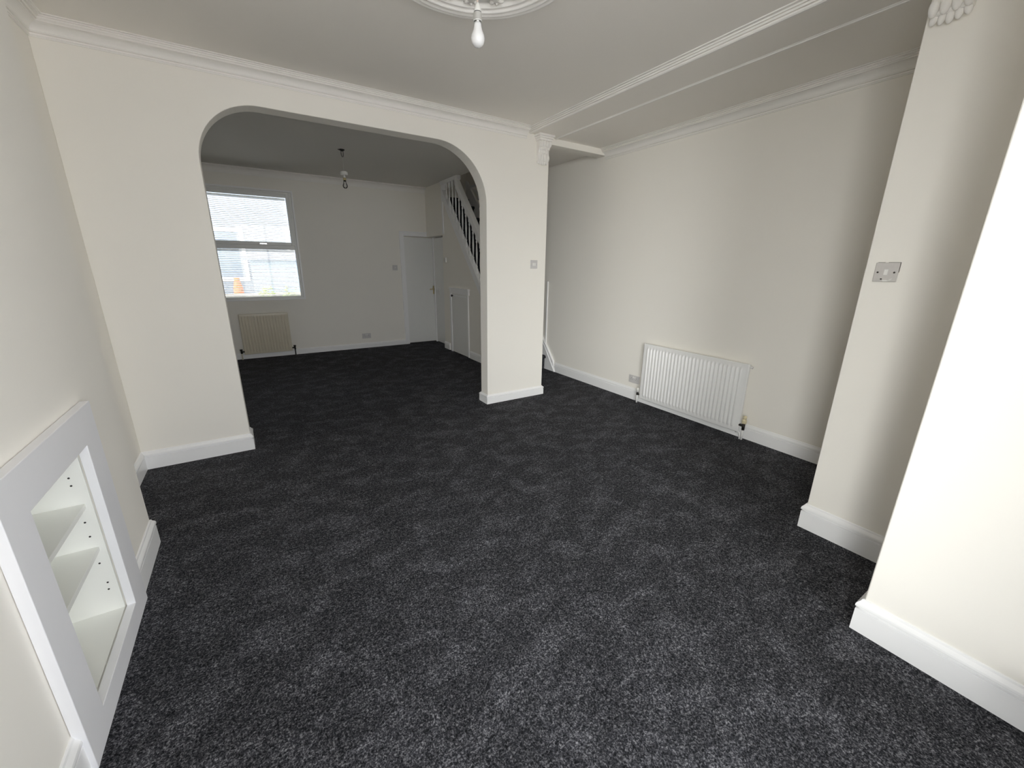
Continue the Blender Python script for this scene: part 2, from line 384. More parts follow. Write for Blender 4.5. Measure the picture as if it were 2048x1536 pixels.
# ---- coving
def coveprof(a=0.090):
    p = [(0, 0), (0, -a), (0.006, -a), (0.006, -a+0.006), (0.012, -a+0.006), (0.012, -a+0.013), (0.006, -a+0.0145), (0.006, -a+0.018), (0.016, -a+0.020), (0.016, -a+0.024)]
    x0, z0, x1, z1 = 0.018, -a+0.026, 0.062, -0.030
    for i in range(9):
        t = (PI/2)*i/8
        p.append((x0+(x1-x0)*(1-math.cos(t)), z0+(z1-z0)*math.sin(t)))
    p += [(0.062, -0.025), (0.059, -0.024), (0.059, -0.021), (0.070, -0.023), (0.074, -0.018), (0.070, -0.0135), (0.070, -0.011), (0.083, -0.011), (0.083, -0.005), (0.080, -0.004), (0.097, -0.004), (0.097, 0)]
    return p
o = MB().sweep([(XBM-0.052, YA), (XL, YA), (XL, YC), (XC, YC), (XC, YC0), (XL, YC0), (XL, YF)], coveprof(), side=1, z=ZC).build('trim_1', 'plaster')
struct(o, 'moulded plaster coving around the lounge ceiling', 'coving')
bp_ = [(0, 0), (0, -0.041), (0.015, -0.041), (0.021, -0.036), (0.021, -0.029), (0.015, -0.027), (0.015, -0.025), (0.029, -0.026), (0.032, -0.019), (0.027, -0.017), (0.027, -0.015), (0.040, -0.016), (0.042, -0.009), (0.037, -0.008), (0.037, -0.006), (0.055, -0.006), (0.055, 0)]
o = MB().sweep([(XBM, YW), (XBM, YA)], bp_, side=1, z=ZC).build('trim_2', 'plaster'); struct(o, 'reeded white moulding where the lounge ceiling meets the beam', 'moulding')
o = MB().sweep([(2.80, YF), (2.80, YA)], [(-0.012, 0), (-0.012, -0.002), (-0.004, -0.003), (-0.002, -0.0075), (0.010, -0.0075), (0.010, 0)], side=-1, z=ZH).build('trim_3', 'plaster'); struct(o, 'thin bead running along the ceiling over the hall', 'moulding')
o = MB().sweep([(XR, YA), (XR, YF)], coveprof(0.096), side=-1, z=ZH).build('trim_4', 'plaster'); struct(o, 'stepped coving along the top of the right wall', 'coving')
rp = [(0, 0), (0, -0.092), (0.010, -0.092), (0.010, -0.080)] + [(0.066+0.054*math.cos(PI-PI/2*i/8), -0.080+0.064*math.sin(PI-PI/2*i/8)) for i in range(9)] + [(0.076, -0.016), (0.076, 0)]
o = MB().sweep([(XL, YP), (XL, YB), (XS, YB)], rp, side=-1, z=ZB).build('trim_5', 'plaster'); struct(o, 'plain curved coving above the back window', 'coving')

# ================================================================== STAIRS
st = empty('staircase', (XS+0.063, 4.575, 0))
RISE, GO = 0.2, 0.195
step_me = None
NST = 13
for k in range(NST):
    if step_me is None:
        # bullnose tread + riser in local coordinates
        prof = [(0.0, 0), (0.0, 0.150)] + [(-0.012+0.022*math.cos(PI*1.0+0.0)-0.0, 0.165)] + [(-0.004-0.024*math.sin(t), 0.176-0.024*math.cos(t)) for t in [PI*i/8 for i in range(1, 8)]] + [(0.0, 0.2), (GO+0.01, 0.2), (GO+0.01, 0)]
        o = MB().prism(prof, 'x', 0.0, XR-XS-0.063-0.025).build('stair_step', 'carpet', parent=st); step_me = o.data
    else:
        o = bpy.data.objects.new('stair_step', step_me); COL.objects.link(o); o.parent = st
    o.location = (0, k*GO, k*RISE)
    if k == NST-1: o.scale = (1, 0.5, 0.7)
tag(st, 'dark carpeted staircase climbing along the right wall', 'stairs')

# wall string on the right wall
def zst(y): return 0.345+1.026*(y-4.565)
pts = [(4.335, 0), (4.385, 0.132), (4.565, 0.345), (6.98, zst(6.98)), (7.03, zst(6.98)+0.02), (7.03, 1.9), (4.70, 0)]
ws = MB().prism(pts, 'x', XR-0.022, XR).build('trim_6', 'trim'); struct(ws, 'white sloping stair string against the right wall', 'stair string')
def band_yz(mb, pl, wd, x0, x1):
    for (a, b_) in zip(pl[:-1], pl[1:]):
        d = Vector((b_[0]-a[0], b_[1]-a[1])).normalized(); n = Vector((-d.y, d.x))*wd/2
        mb.prism([(a[0]-n.x, a[1]-n.y), (b_[0]-n.x, b_[1]-n.y), (b_[0]+n.x, b_[1]+n.y), (a[0]+n.x, a[1]+n.y)], 'x', x0, x1)
    return mb
band_yz(MB(), [(4.348, 0.004), (4.64, 0.40), (4.9, 0.68)], 0.016, XR-0.034, XR-0.02).build('bead', 'trim', parent=ws)
band_yz(MB(), [(4.385, 0.134), (4.565, 0.347), (4.9, 0.69), (6.98, zst(6.98))], 0.022, XR-0.030, XR).build('cap_moulding', 'trim', parent=ws)
o = MB().box(XR-0.018, XR, 4.570, 4.592, 0.352, 1.229).build('trim_7', 'trim', bevel=0.004); struct(o, 'upright white bead on the wall by the stair foot', 'moulding')
band_yz(MB(), [(7.02-0.47*math.sin(t), 2.50+0.215*math.cos(t)) for t in [PI/2*i/10*1.05 for i in range(11)]], 0.020, XR-0.035, XR).build('curved_rail', 'trim', parent=ws)
band_yz(MB(), [(7.03, 2.72), (5.6, 2.735)], 0.030, XR-0.030, XR).build('wall_moulding', 'trim', parent=ws)

# ---- balustrade
bal = empty('stair_balustrade', (XS, ys(5.366), 0))
def L_(y): return y-ys(5.366)
YB0, YB1 = 4.75, 6.60
def quad_yz(mb, y0, y1, f0, f1, x0, x1): return mb.prism([(L_(y0), f0(y0)), (L_(y1), f0(y1)), (L_(y1), f1(y1)), (L_(y0), f1(y0))], 'x', x0, x1)
STH = 0.150
quad_yz(MB(), YB0, YB1, zlow, lambda y: zlow(y)+STH, -0.012, 0.050).build('string', 'trim', parent=bal, bevel=0.004)
quad_yz(MB(), YB0, YB1, lambda y: zlow(y)+STH-0.012, lambda y: zlow(y)+STH+0.022, -0.020, 0.058).build('string_cap', 'trim', parent=bal, bevel=0.004)
def zrail(y): return zs(1.892)+1.115*(y-ys(5.345))
RT = ys(6.05)
quad_yz(MB(), YB0, RT+0.02, lambda y: zrail(y)-0.115, zrail, -0.030, 0.050).build('handrail', 'trim', parent=bal, bevel=0.010)
quad_yz(MB(), YB0, RT+0.02, lambda y: zrail(y)-0.165, lambda y: zrail(y)-0.110, -0.008, 0.038).build('rail_underboard', 'trim', parent=bal, bevel=0.004)
MB().box(-0.022, 0.050, L_(RT-0.06), L_(6.66), zs(2.650), ZB-0.001).build('ceiling_rail', 'trim', parent=bal, bevel=0.006)
MB().box(-0.012, 0.050, L_(6.595), L_(6.645), DO[3]+0.012, zs(2.66)).build('end_post', 'trim', parent=bal, bevel=0.004)
def baluster_mesh(h):
    b_ = 0.0125; mb = MB()
    s0, s1 = 0.075, h-0.075
    mb.box(-b_, b_, -b_, b_, 0, s0); mb.box(-b_, b_, -b_, b_, s1, h)
    k = s1-s0
    pr = [(0.0125, 0), (0.007, 0.02), (0.012, 0.05), (0.012, 0.08), (0.0065, 0.11), (0.006, 0.14), (0.0115, 0.42), (0.012, 0.50), (0.008, 0.80), (0.006, 0.86), (0.0115, 0.90), (0.0115, 0.94), (0.007, 0.97), (0.0125, 1.0)]
    mb.lathe([(r, s0+z*k) for r, z in pr], seg=12)
    return mb
bm_cache = {}
y = ys(5.447)-0.111*6
while y < 6.56:
    z0 = zlow(y)+STH+0.005
    z1 = zrail(y)-0.15 if y < RT-0.05 else zs(2.655)
    h = z1-z0
    if h > 0.05:
        key = round(h, 2)
        hh = max(h, 0.24)
        if key not in bm_cache:
            o = baluster_mesh(hh).build('baluster', 'trim', parent=bal); bm_cache[key] = o.data
        else:
            o = bpy.data.objects.new('baluster', bm_cache[key]); COL.objects.link(o); o.parent = bal
        o.location = (0.015, L_(y), z0 if hh == h else z1-hh)
    y += 0.111
tag(bal, 'white stair balustrade of turned spindles under a sloping handrail', 'balustrade')

# ================================================================== DOORS
def lever_handle(parent, loc, axis, m='brass'):
    """plate with short lever; axis 'y': mounted on a face looking to -y, 'x': on a face looking to -x"""
    h = MB(); 
    if axis == 'y':
        h.box(-0.020, 0.020, -0.007, 0, -0.075, 0.075)
        h.tube([(0, -0.007, 0.02), (0, -0.045, 0.02)], 0.009); h.tube([(0.006, -0.045, 0.02), (-0.095, -0.048, 0.016)], 0.008)
    else:
        h.box(-0.007, 0, -0.020, 0.020, -0.075, 0.075)
        h.tube([(-0.007, 0, 0.02), (-0.045, 0, 0.02)], 0.009); h.tube([(-0.045, -0.006, 0.02), (-0.048, 0.06, 0.016)], 0.008)
    o = h.build('door_handle', m, parent=parent, loc=loc); tag(o, 'pale brass lever handle'); return o
d1 = empty('door_1', (2.73, YB+0.03, 0))
MB().box(2.432-2.73, 3.012-2.73, 0.0, 0.04, 0.012, 1.893).build('leaf', 'doorpaint', parent=d1, bevel=0.003)
lever_handle(d1, (2.968-2.73, 0, 0.975), 'y')
fr = MB(); fr.box(2.362-2.73, 2.432-2.73, -0.052, -0.03, 0, 1.978); fr.box(2.432-2.73, XS-2.73-0.001, -0.052, -0.03, 1.908, 1.978)
fr.build('architrave', 'trim', parent=d1, bevel=0.006)
fr = MB(); fr.box(2.352-2.73, 2.374-2.73, -0.058, -0.03, 0.0, 1.988); fr.box(2.374-2.73, XS-2.73-0.001, -0.058, -0.03, 1.966, 1.988)
fr.build('architrave_moulding', 'trim', parent=d1, bevel=0.005)
struct(d1, 'flush white door with brass lever in the back corner', 'door')
d2 = empty('door_2', (2.975, 7.05, 0))
MB().box(0.0, 0.04, 6.745-7.05, 7.375-7.05, 0.012, 1.893).build('leaf', 'doorpaint', parent=d2, bevel=0.003)
lever_handle(d2, (0, 7.165-7.05, 0.98), 'x', 'plastic')
MB().box(-0.012, 0.03, 7.355-7.05, 7.385-7.05, 0, 1.905).build('door_stop', 'trim', parent=d2)
MB().box(-0.065, 0.04, 6.712-7.05, 6.742-7.05, 0, 1.905).build('jamb', 'trim', parent=d2)
struct(d2, 'narrow flush door seen edge-on inside the corner recess', 'door')
# understairs cupboard door
ya, yb_ = ys(5.728), ys(6.300)
d3 = empty('door_3', (XS, (ya+yb_)/2, 0)); ym = (ya+yb_)/2
MB().box(-0.016, 0.0, ya-ym, yb_-ym, 0.010, zs(0.978)).build('leaf', 'doorpaint', parent=d3, bevel=0.003)
fr = MB(); fr.box(-0.026, 0, yb_-ym+0.003, yb_-ym+0.062, 0, zs(1.07)); fr.build('door_post', 'trim', parent=d3, bevel=0.006)
fr = MB(); fr.box(-0.026, 0, ya-ym-0.055, yb_-ym+0.002, zs(0.984), zs(1.052)); fr.box(-0.036, 0, ya-ym-0.065, yb_-ym+0.075, zs(1.054), zs(1.078)); fr.box(-0.020, -0.017, ya-ym+0.03, yb_-ym-0.03, zs(0.945), zs(0.972))
fr.build('head_moulding', 'trim', parent=d3, bevel=0.005)
fr = MB(); fr.box(-0.018, 0, ya-ym-0.03, ya-ym-0.003, 0, zs(0.98)); fr.build('door_edge_trim', 'trim', parent=d3, bevel=0.005)
k = MB(); k.lathe([(0.0, 0.036), (0.013, 0.034), (0.019, 0.026), (0.018, 0.018), (0.009, 0.011), (0.009, 0.0), (0.0, 0.0)], seg=20, axis='x')
o = k.build('door_knob', 'knobblack', parent=d3, loc=(-0.016, yb_-ym-0.06, zs(0.950))); tag(o, 'small round black knob')
struct(d3, 'white understairs cupboard door with a black knob', 'door')

# ================================================================== WINDOWS
def rect_frame(mb, x0, x1, z0, z1, wd, y0, y1):
    mb.box(x0, x0+wd, y0, y1, z0, z1); mb.box(x1-wd, x1, y0, y1, z0, z1)
    mb.box(x0+wd, x1-wd, y0, y1, z0, z0+wd); mb.box(x0+wd, x1-wd, y0, y1, z1-wd, z1); return mb
w1 = empty('window_1', (0.14, YB, RW[2])); ox, oz = 0.14, RW[2]
rect_frame(MB(), RW[0]-ox-0.022, RW[1]-ox+0.022, RW[2]-oz-0.016, RW[3]-oz+0.022, 0.024, -0.012, 0.004).build('window_trim', 'trim', parent=w1, bevel=0.003)
rect_frame(MB(), RW[0]-ox, RW[1]-ox, RW[2]-oz, RW[3]-oz, 0.036, 0.018, 0.085).build('window_frame', 'upvc', parent=w1, bevel=0.004)
ZT0, ZT1 = 1.628, 1.690
MB().box(RW[0]-ox+0.036, RW[1]-ox-0.036, 0.018, 0.085, ZT0-oz, ZT1-oz).build('transom', 'upvc', parent=w1, bevel=0.004)
sash = rect_frame(MB(), RW[0]-ox+0.030, RW[1]-ox-0.030, ZT1-oz-0.004, RW[3]-oz-0.030, 0.046, 0.008, 0.060).build('opening_sash', 'upvc', parent=w1, bevel=0.005)
hh_ = MB().box(-0.045, 0.045, 0.0, 0.010, -0.010, 0.010).box(-0.05, 0.03, -0.016, 0.0, -0.007, 0.006).build('sash_handle', 'chrome', parent=sash, loc=(0.155, -0.002, ZT1-oz+0.018))
MB().box(RW[0]-ox+0.07, RW[1]-ox-0.07, 0.036, 0.041, ZT1-oz+0.04, RW[3]-oz-0.07).build('pane', 'glass', parent=sash)
MB().box(RW[0]-ox+0.03, RW[1]-ox-0.03, 0.060, 0.065, RW[2]-oz+0.03, ZT0-oz+0.004).build('pane', 'glass', parent=w1)
struct(w1, 'white two-pane rear window glowing with daylight', 'window')
def blind(name, x0, x1, z0, z1, yc, label):
    r = empty(name, ((x0+x1)/2, yc, z0)); hw = (x1-x0)/2; H = z1-z0
    MB().box(-hw, hw, -0.012, 0.012, H-0.022, H).build('head_rail', 'slat', parent=r)
    MB().box(-hw, hw, -0.010, 0.010, 0.0, 0.010).build('bottom_rail', 'slat', parent=r)
    n = int((H-0.04)/0.0245); me = None
    for i in range(n):
        z = 0.022+i*(H-0.05)/(n-1)
        if me is None:
            mb = MB(); prof = [(-0.0115, -0.0060), (-0.004, -0.0010), (0.004, 0.0020), (0.0115, 0.0040)]
            vs_ = [(sx*hw*0.995, a, b_+t) for t in (0, 0.0006) for a, b_ in prof for sx in (-1, 1)]
            fs_ = [(2*j, 2*j+1, 2*j+3, 2*j+2) for j in range(3)] + [(8+2*j, 8+2*j+2, 8+2*j+3, 8+2*j+1) for j in range(3)]
            fs_ += [(0, 8, 9, 1), (6, 7, 15, 14)]
            o = mb.add(vs_, fs_, True).build('slat', 'slat', parent=r); me = o.data
        else:
            o = bpy.data.objects.new('slat', me); COL.objects.link(o); o.parent = r
        o.location = (0, 0, z)
    for fx in (-0.72, 0.0, 0.72):
        MB().box(fx*hw-0.0012, fx*hw+0.0012, -0.013, -0.012, 0.005, H-0.01).build('ladder_cord', 'slat', parent=r)
    tag(r, label, 'blind'); return r
blind('venetian_blind', RW[0]+0.078, RW[1]-0.078, ZT1+0.044, RW[3]-0.078, YB+0.108, 'venetian blind filling the upper pane of the rear window')
blind('venetian_blind', RW[0]+0.038, RW[1]-0.038, RW[2]+0.038, ZT0-0.002, YB+0.108, 'venetian blind filling the lower pane of the rear window')
# bay windows behind the camera
for bi, (pa, pb_) in enumerate(zip(BAY[:-1], BAY[1:])):
    X, ln = bay_xf(pa, pb_)
    w2 = empty('window_%d' % (bi+2), (0, 0, 0)); w2.matrix_world = X @ Matrix.Translation((ln/2, -0.075, BZ[0])); hw = ln/2-0.05; H = BZ[1]-BZ[0]
    rect_frame(MB(), -hw, hw, 0, H, 0.04, -0.025, 0.025).build('window_frame', 'upvc', parent=w2, bevel=0.004)
    if bi == 1: MB().box(-0.025, 0.025, -0.025, 0.025, 0.04, H-0.04).build('mullion', 'upvc', parent=w2, bevel=0.004)
    MB().box(-hw-0.03, hw+0.03, 0.03, 0.14, -0.03, 0.0).build('window_sill', 'trim', parent=w2, bevel=0.006)
    MB().box(-hw+0.035, hw-0.035, -0.003, 0.003, 0.035, H-0.035).build('pane', 'glass', parent=w2)
    struct(w2, ('left bay window behind the viewer', 'middle bay window behind the viewer', 'right bay window behind the viewer')[bi], 'window')

# ================================================================== RADIATORS
def radiator_panel(Lw, H, n, m, parent, depth=0.022, amp=0.0115, mx=0.042, mz=0.050):
    """front face looks to local -y, centred on x, base z=0"""
    xs = [-Lw/2, -Lw/2+0.010, -Lw/2+0.016]; hs = [0, 0, 0]
    pitch = (Lw-2*mx)/n; cols = []
    for i in range(n):
        x0 = -Lw/2+mx+i*pitch
        for t, a in ((0.0, 0), (0.20, 0), (0.27, .55), (0.37, .93), (0.5, 1), (0.63, .93), (0.73, .55), (0.80, 0)): cols.append((x0+t*pitch, a))
    cols = [(-Lw/2, -0.8), (-Lw/2+0.004, -0.1), (-Lw/2+0.012, 0)] + cols + [(Lw/2-0.012, 0), (Lw/2-0.004, -0.1), (Lw/2, -0.8)]
    rows = [(0, 0, -0.8), (0.004, 0, -0.1), (0.010, 0, 0), (mz-0.014, 0, 0), (mz-0.006, 0.5, 0), (mz+0.006, 1, 0), (H-mz-0.006, 1, 0), (H-mz+0.006, 0.5, 0), (H-mz+0.014, 0, 0), (H-0.010, 0, 0), (H-0.004, 0, -0.1), (H, 0, -0.8)]
    vs_ = []; fs_ = []; nc = len(cols)
    for z, k, e in rows:
        for x, a in cols:
            d = amp*a*k if a > 0 else 0.008*min(a, 0)
            if e < 0: d = min(d, 0.008*e)
            vs_.append((x, -depth-d, z))
    for j in range(len(rows)-1):
        for i in range(nc-1): fs_.append((j*nc+i, j*nc+i+1, (j+1)*nc+i+1, (j+1)*nc+i))
    mb = MB().add(vs_, fs_, True)
    mb.box(-Lw/2+0.001, Lw/2-0.001, -depth+0.004, 0, 0.001, H-0.001)
    return mb.build('panel', m, parent=parent)
# white radiator: local -y -> world -x  (rotation about z by -90 deg)
ry0, ry1, rz0, rz1 = 1.703, 2.803, 0.058, 0.664
rr = empty('radiator', (XR-0.045, (ry0+ry1)/2, 0), -PI/2)
Lw = ry1-ry0
pan = radiator_panel(Lw, rz1-rz0, 27, 'radwhite', rr); pan.location = (0, 0, rz0)
MB().box(-Lw/2+0.03, Lw/2-0.03, 0.0, 0.016, rz0+0.03, rz1-0.03).build('convector_back', 'radwhite', parent=rr)
for sx in (-0.32, 0.32): MB().box(sx-0.02, sx+0.02, 0.0, 0.043, rz0+0.12, rz1-0.1).build('bracket', 'radwhite', parent=rr)
# local x: +x = world -y (near end)
nx = Lw/2
v = MB(); v.lathe([(0, -0.002), (0.0175, 0), (0.019, 0.010), (0.018, 0.020), (0.0185, 0.024), (0.0165, 0.034), (0.012, 0.036), (0.013, 0.044), (0.0165, 0.048), (0.0165, 0.060), (0.012, 0.067), (0, 0.069)], seg=20)
vb = v.build('thermostatic_head', 'agedyellow', parent=rr, loc=(nx+0.034, -0.012, 0.150)); tag(vb, 'yellowed valve cap')
v = MB(); v.lathe([(0, 0.090), (0.012, 0.090), (0.012, 0.150), (0, 0.150)], seg=14, cx=nx+0.034, cy=-0.012); v.tube([(nx-0.004, -0.012, 0.128), (nx+0.034, -0.012, 0.128)], 0.011); v.build('valve_body', 'darkmetal', parent=rr)
v = MB(); v.tube([(nx+0.034, -0.012, 0.095), (nx+0.034, -0.012, 0.0)], 0.0085); v.build('pipe', 'radwhite', parent=rr)
v = MB(); v.tube([(nx-0.03, -0.004, 0.052), (nx-0.01, -0.010, 0.062), (nx+0.008, -0.012, 0.056), (nx+0.016, -0.012, 0.036), (nx+0.017, -0.012, 0.0)], 0.007); v.build('pipe_bend', 'radwhite', parent=rr)
v = MB(); v.lathe([(0, 0.118), (0.011, 0.120), (0.012, 0.160), (0.009, 0.166), (0, 0.167)], seg=14, cx=-nx-0.030, cy=-0.012); v.build('lockshield_cap', 'plastic', parent=rr)
v = MB(); v.lathe([(0, 0.088), (0.011, 0.088), (0.011, 0.118), (0, 0.118)], seg=14, cx=-nx-0.030, cy=-0.012); v.tube([(-nx+0.004, -0.012, 0.098), (-nx-0.030, -0.012, 0.098)], 0.010); v.build('lockshield_body', 'darkmetal', parent=rr)
v = MB(); v.tube([(-nx-0.030, -0.012, 0.090), (-nx-0.030, -0.012, 0.0)], 0.009); v.build('pipe', 'radwhite', parent=rr)
v = MB(); v.tube([(nx-0.003, -0.010, rz1-0.022), (nx+0.016, -0.010, rz1-0.022)], 0.008); v.tube([(nx+0.014, -0.010, rz1-0.022), (nx+0.021, -0.010, rz1-0.022)], 0.012); v.build('bleed_valve', 'radwhite', parent=rr)
tag(rr, 'white panel radiator with yellowed valve cap on the right wall', 'radiator')
# cream radiator
rl = empty('radiator', (0.148, YB-0.045, 0)); Lw = 0.655; nx = Lw/2; z0_, z1_ = 0.075, 0.688
pan = radiator_panel(Lw, z1_-z0_, 15, 'radcream', rl, amp=0.009, mx=0.026, mz=0.045); pan.location = (0, 0, z0_)
for sx in (-0.2, 0.2): MB().box(sx-0.02, sx+0.02, 0.0, 0.043, z0_+0.12, z1_-0.1).build('bracket', 'radcream', parent=rl)
for sg in (-1, 1):
    v = MB(); v.tube([(sg*(nx-0.004), -0.012, 0.122), (sg*(nx+0.036), -0.012, 0.122)], 0.011); v.lathe([(0, 0.095), (0.013, 0.095), (0.013, 0.140), (0.018, 0.142), (0.018, 0.160), (0, 0.162)], seg=14, cx=sg*(nx+0.036), cy=-0.012)
    v.build('valve_body', 'darkmetal', parent=rl)
    v = MB(); v.tube([(sg*(nx+0.036), -0.012, 0.10), (sg*(nx+0.036), -0.012, 0.0)], 0.0085); v.build('pipe', 'darkmetal' if sg > 0 else 'radcream', parent=rl)
tag(rl, 'small cream ribbed radiator under the back window', 'radiator')

# ================================================================== SWITCHES AND SOCKETS (local: face looks to -y, centre origin)
def rot_for(side): return {'-y': 0.0, '-x': -PI/2}[side]
def switch(loc, side, plate, rockers, label, sz=0.086, chip=False, depth=0.009):
    r = empty('light_switch', loc, rot_for(side)); h = sz/2
    MB().box(-h, h, -depth, 0, -h, h).build('plate', plate, parent=r, bevel=0.0025)
    for rx in rockers:
        MB().box(rx-0.0085, rx+0.0085, -depth-0.0008, -depth+0.001, -0.0145, 0.0145).build('rocker_frame', 'greyplate' if plate == 'oldplate' else 'plastic', parent=r)
        MB().prism([(-depth-0.0008, -0.012), (-depth-0.0045, -0.012), (-depth-0.0012, 0.012), (-depth-0.0008, 0.012)], 'x', rx-0.0065, rx+0.0065).build('rocker', 'plastic', parent=r)
    for sx in (-0.0302, 0.0302):
        MB().lathe([(0, depth+0.0006), (0.0036, depth+0.0006), (0.0042, depth), (0, depth-0.001)], seg=14, axis='y').build('screw', 'darkmetal' if chip else 'chrome', parent=r, loc=(sx, 0, -0.001))
    if chip:
        mb = MB(); mb.ellipsoid((-0.012, -depth, -0.031), 0.004, 0.0012, 0.003, 10, 6); mb.build('paint_chip', 'dark', parent=r)
        mb = MB(); mb.ellipsoid((0.004, -depth, -0.038), 0.012, 0.0016, 0.004, 12, 6); mb.ellipsoid((0.022, -depth, -0.033), 0.008, 0.0012, 0.002, 12, 6, Matrix.Rotation(-0.6, 3, 'Y')); mb.build('paint_blob', 'plastic', parent=r)
        mb = MB(); mb.box(-0.038, -0.012, -0.004, -0.002, 0.0432, 0.0445); mb.box(0.0, 0.044, -0.004, -0.002, 0.0432, 0.0445); mb.box(0.0435, 0.0448, -0.004, -0.002, 0.0, 0.0445); mb.build('paint_edge', 'dark', parent=r)
    tag(r, label, 'light switch'); return r
switch((XN, 0.717, 1.427), '-x', 'oldplate', [0.0], 'grey chipped light switch on the near stub wall', chip=True)
switch((2.573, YA, 1.450), '-y', 'greyplate', [-0.011, 0.011], 'small light switch on the pillar front')
switch((2.247, YB, 1.373), '-y', 'greyplate', [0.0], 'light switch on the back wall left of the flush door')
th = empty('room_thermostat', (XS, 6.548, 1.512), -PI/2)
MB().box(-0.032, 0.032, -0.028, 0, -0.040, 0.040).build('body', 'plastic', parent=th, bevel=0.004)
MB().box(-0.022, -0.004, -0.031, -0.027, -0.026, 0.026).build('slider_panel', 'greyplate', parent=th, bevel=0.001)
MB().box(-0.034, -0.030, -0.02, -0.004, -0.024, 0.010).build('side_slot', 'dark', parent=th)
tag(th, 'small boxy thermostat on the wall under the stairs', 'thermostat')
def socket(loc, side, label):
    r = empty('power_socket', loc, rot_for(side)); hw_, hh_ = 0.073, 0.043
    MB().box(-hw_, hw_, -0.010, 0, -hh_, hh_).build('plate', 'greyplate', parent=r, bevel=0.003)
    for cx_ in (-0.036, 0.036):
        mb = MB()
        mb.box(cx_-0.002, cx_+0.002, -0.0106, -0.009, 0.006, 0.014); mb.box(cx_-0.0145, cx_-0.0085, -0.0106, -0.009, -0.008, -0.0045); mb.box(cx_+0.0085, cx_+0.0145, -0.0106, -0.009, -0.008, -0.0045)
        mb.build('pin_holes', 'dark', parent=r)
        sx = cx_+(0.025 if cx_ < 0 else -0.025)
        MB().prism([(-0.009, 0.012), (-0.0138, 0.012), (-0.0108, 0.030), (-0.009, 0.030)], 'x', sx-0.006, sx+0.006).build('rocker', 'plastic', parent=r)
    for sx in (-0.060, 0.060):
        MB().lathe([(0, 0.0106), (0.0034, 0.0106), (0.004, 0.010), (0, 0.009)], seg=12, axis='y').build('screw', 'chrome', parent=r, loc=(sx, 0, 0.0))
    tag(r, label, 'socket'); return r
socket((XR, 2.938, 0.231), '-x', 'double grey wall socket beside the white radiator')
socket((1.658, YB, 0.211), '-y', 'double grey wall socket low on the back wall')

# ================================================================== SHELVED RECESS
PX0, PX1 = XC, XC+0.024
sp = empty('fireplace_panel', (XC+0.002, 1.72, 0))
mb = MB(); grid_wall(mb, 'x', 0.0, 0.028, (1.345-1.72, 2.100-1.72), (0.0, 0.927), [(OP[0]-1.72, OP[1]-1.72, OP[2], OP[3])])
o = weld(mb.build('face_board', 'panelpaint', parent=sp)); md = o.modifiers.new('bevel', 'BEVEL'); md.width = 0.002; md.segments = 2; md.limit_method = 'ANGLE'
tag(sp, 'flat white board framing the shelf recess in the chimney breast', 'panel')
su = empty('shelf_unit', (XC-0.2, 1.72, OP[2]))
XB_ = -0.0005  # local x of carcass back
D = 0.196
a0, a1 = OP[0]-1.72-0.008, OP[1]-1.72+0.008; Hc = OP[3]-OP[2]
MB().box(0.0, 0.006, a0, a1, -0.008, Hc+0.008).build('back_board', 'carcass', parent=su)
MB().box(0.006, D, a0-0.002, a0+0.006, -0.008, Hc+0.008).build('side_board', 'carcass', parent=su)
sb = MB().box(0.006, D, a1-0.006, a1+0.002, -0.008, Hc+0.008).build('side_board', 'carcass', parent=su)
MB().box(0.006, D, a0+0.006, a1-0.006, -0.014, -0.004).build('base_board', 'carcass', parent=su, bevel=0.001)
MB().box(0.006, D, a0+0.006, a1-0.006, Hc-0.006, Hc+0.008).build('top_board', 'carcass', parent=su)
sy0 = a1-0.006
for zt in (0.572, 0.385):
    sh = MB().box(0.006, D-0.018, a0+0.006, sy0, zt-OP[2]-0.018, zt-OP[2]).build('shelf', 'carcass', parent=su, bevel=0.001)
for (hx, hz) in ((-0.644, 0.683), (-0.644, 0.652), (-0.640, 0.496), (-0.639, 0.434), (-0.637, 0.312), (-0.632, 0.220), (-0.635, 0.189)):
    MB().lathe([(0, 0.0006), (0.0034, 0.0006), (0.0034, -0.001), (0, -0.001)], seg=12, axis='y').build('peg_hole', 'dark', parent=su, loc=(hx-(XC-0.2), sy0, hz-OP[2]))
tag(su, 'white two-shelf unit built into the chimney breast recess', 'shelf unit')

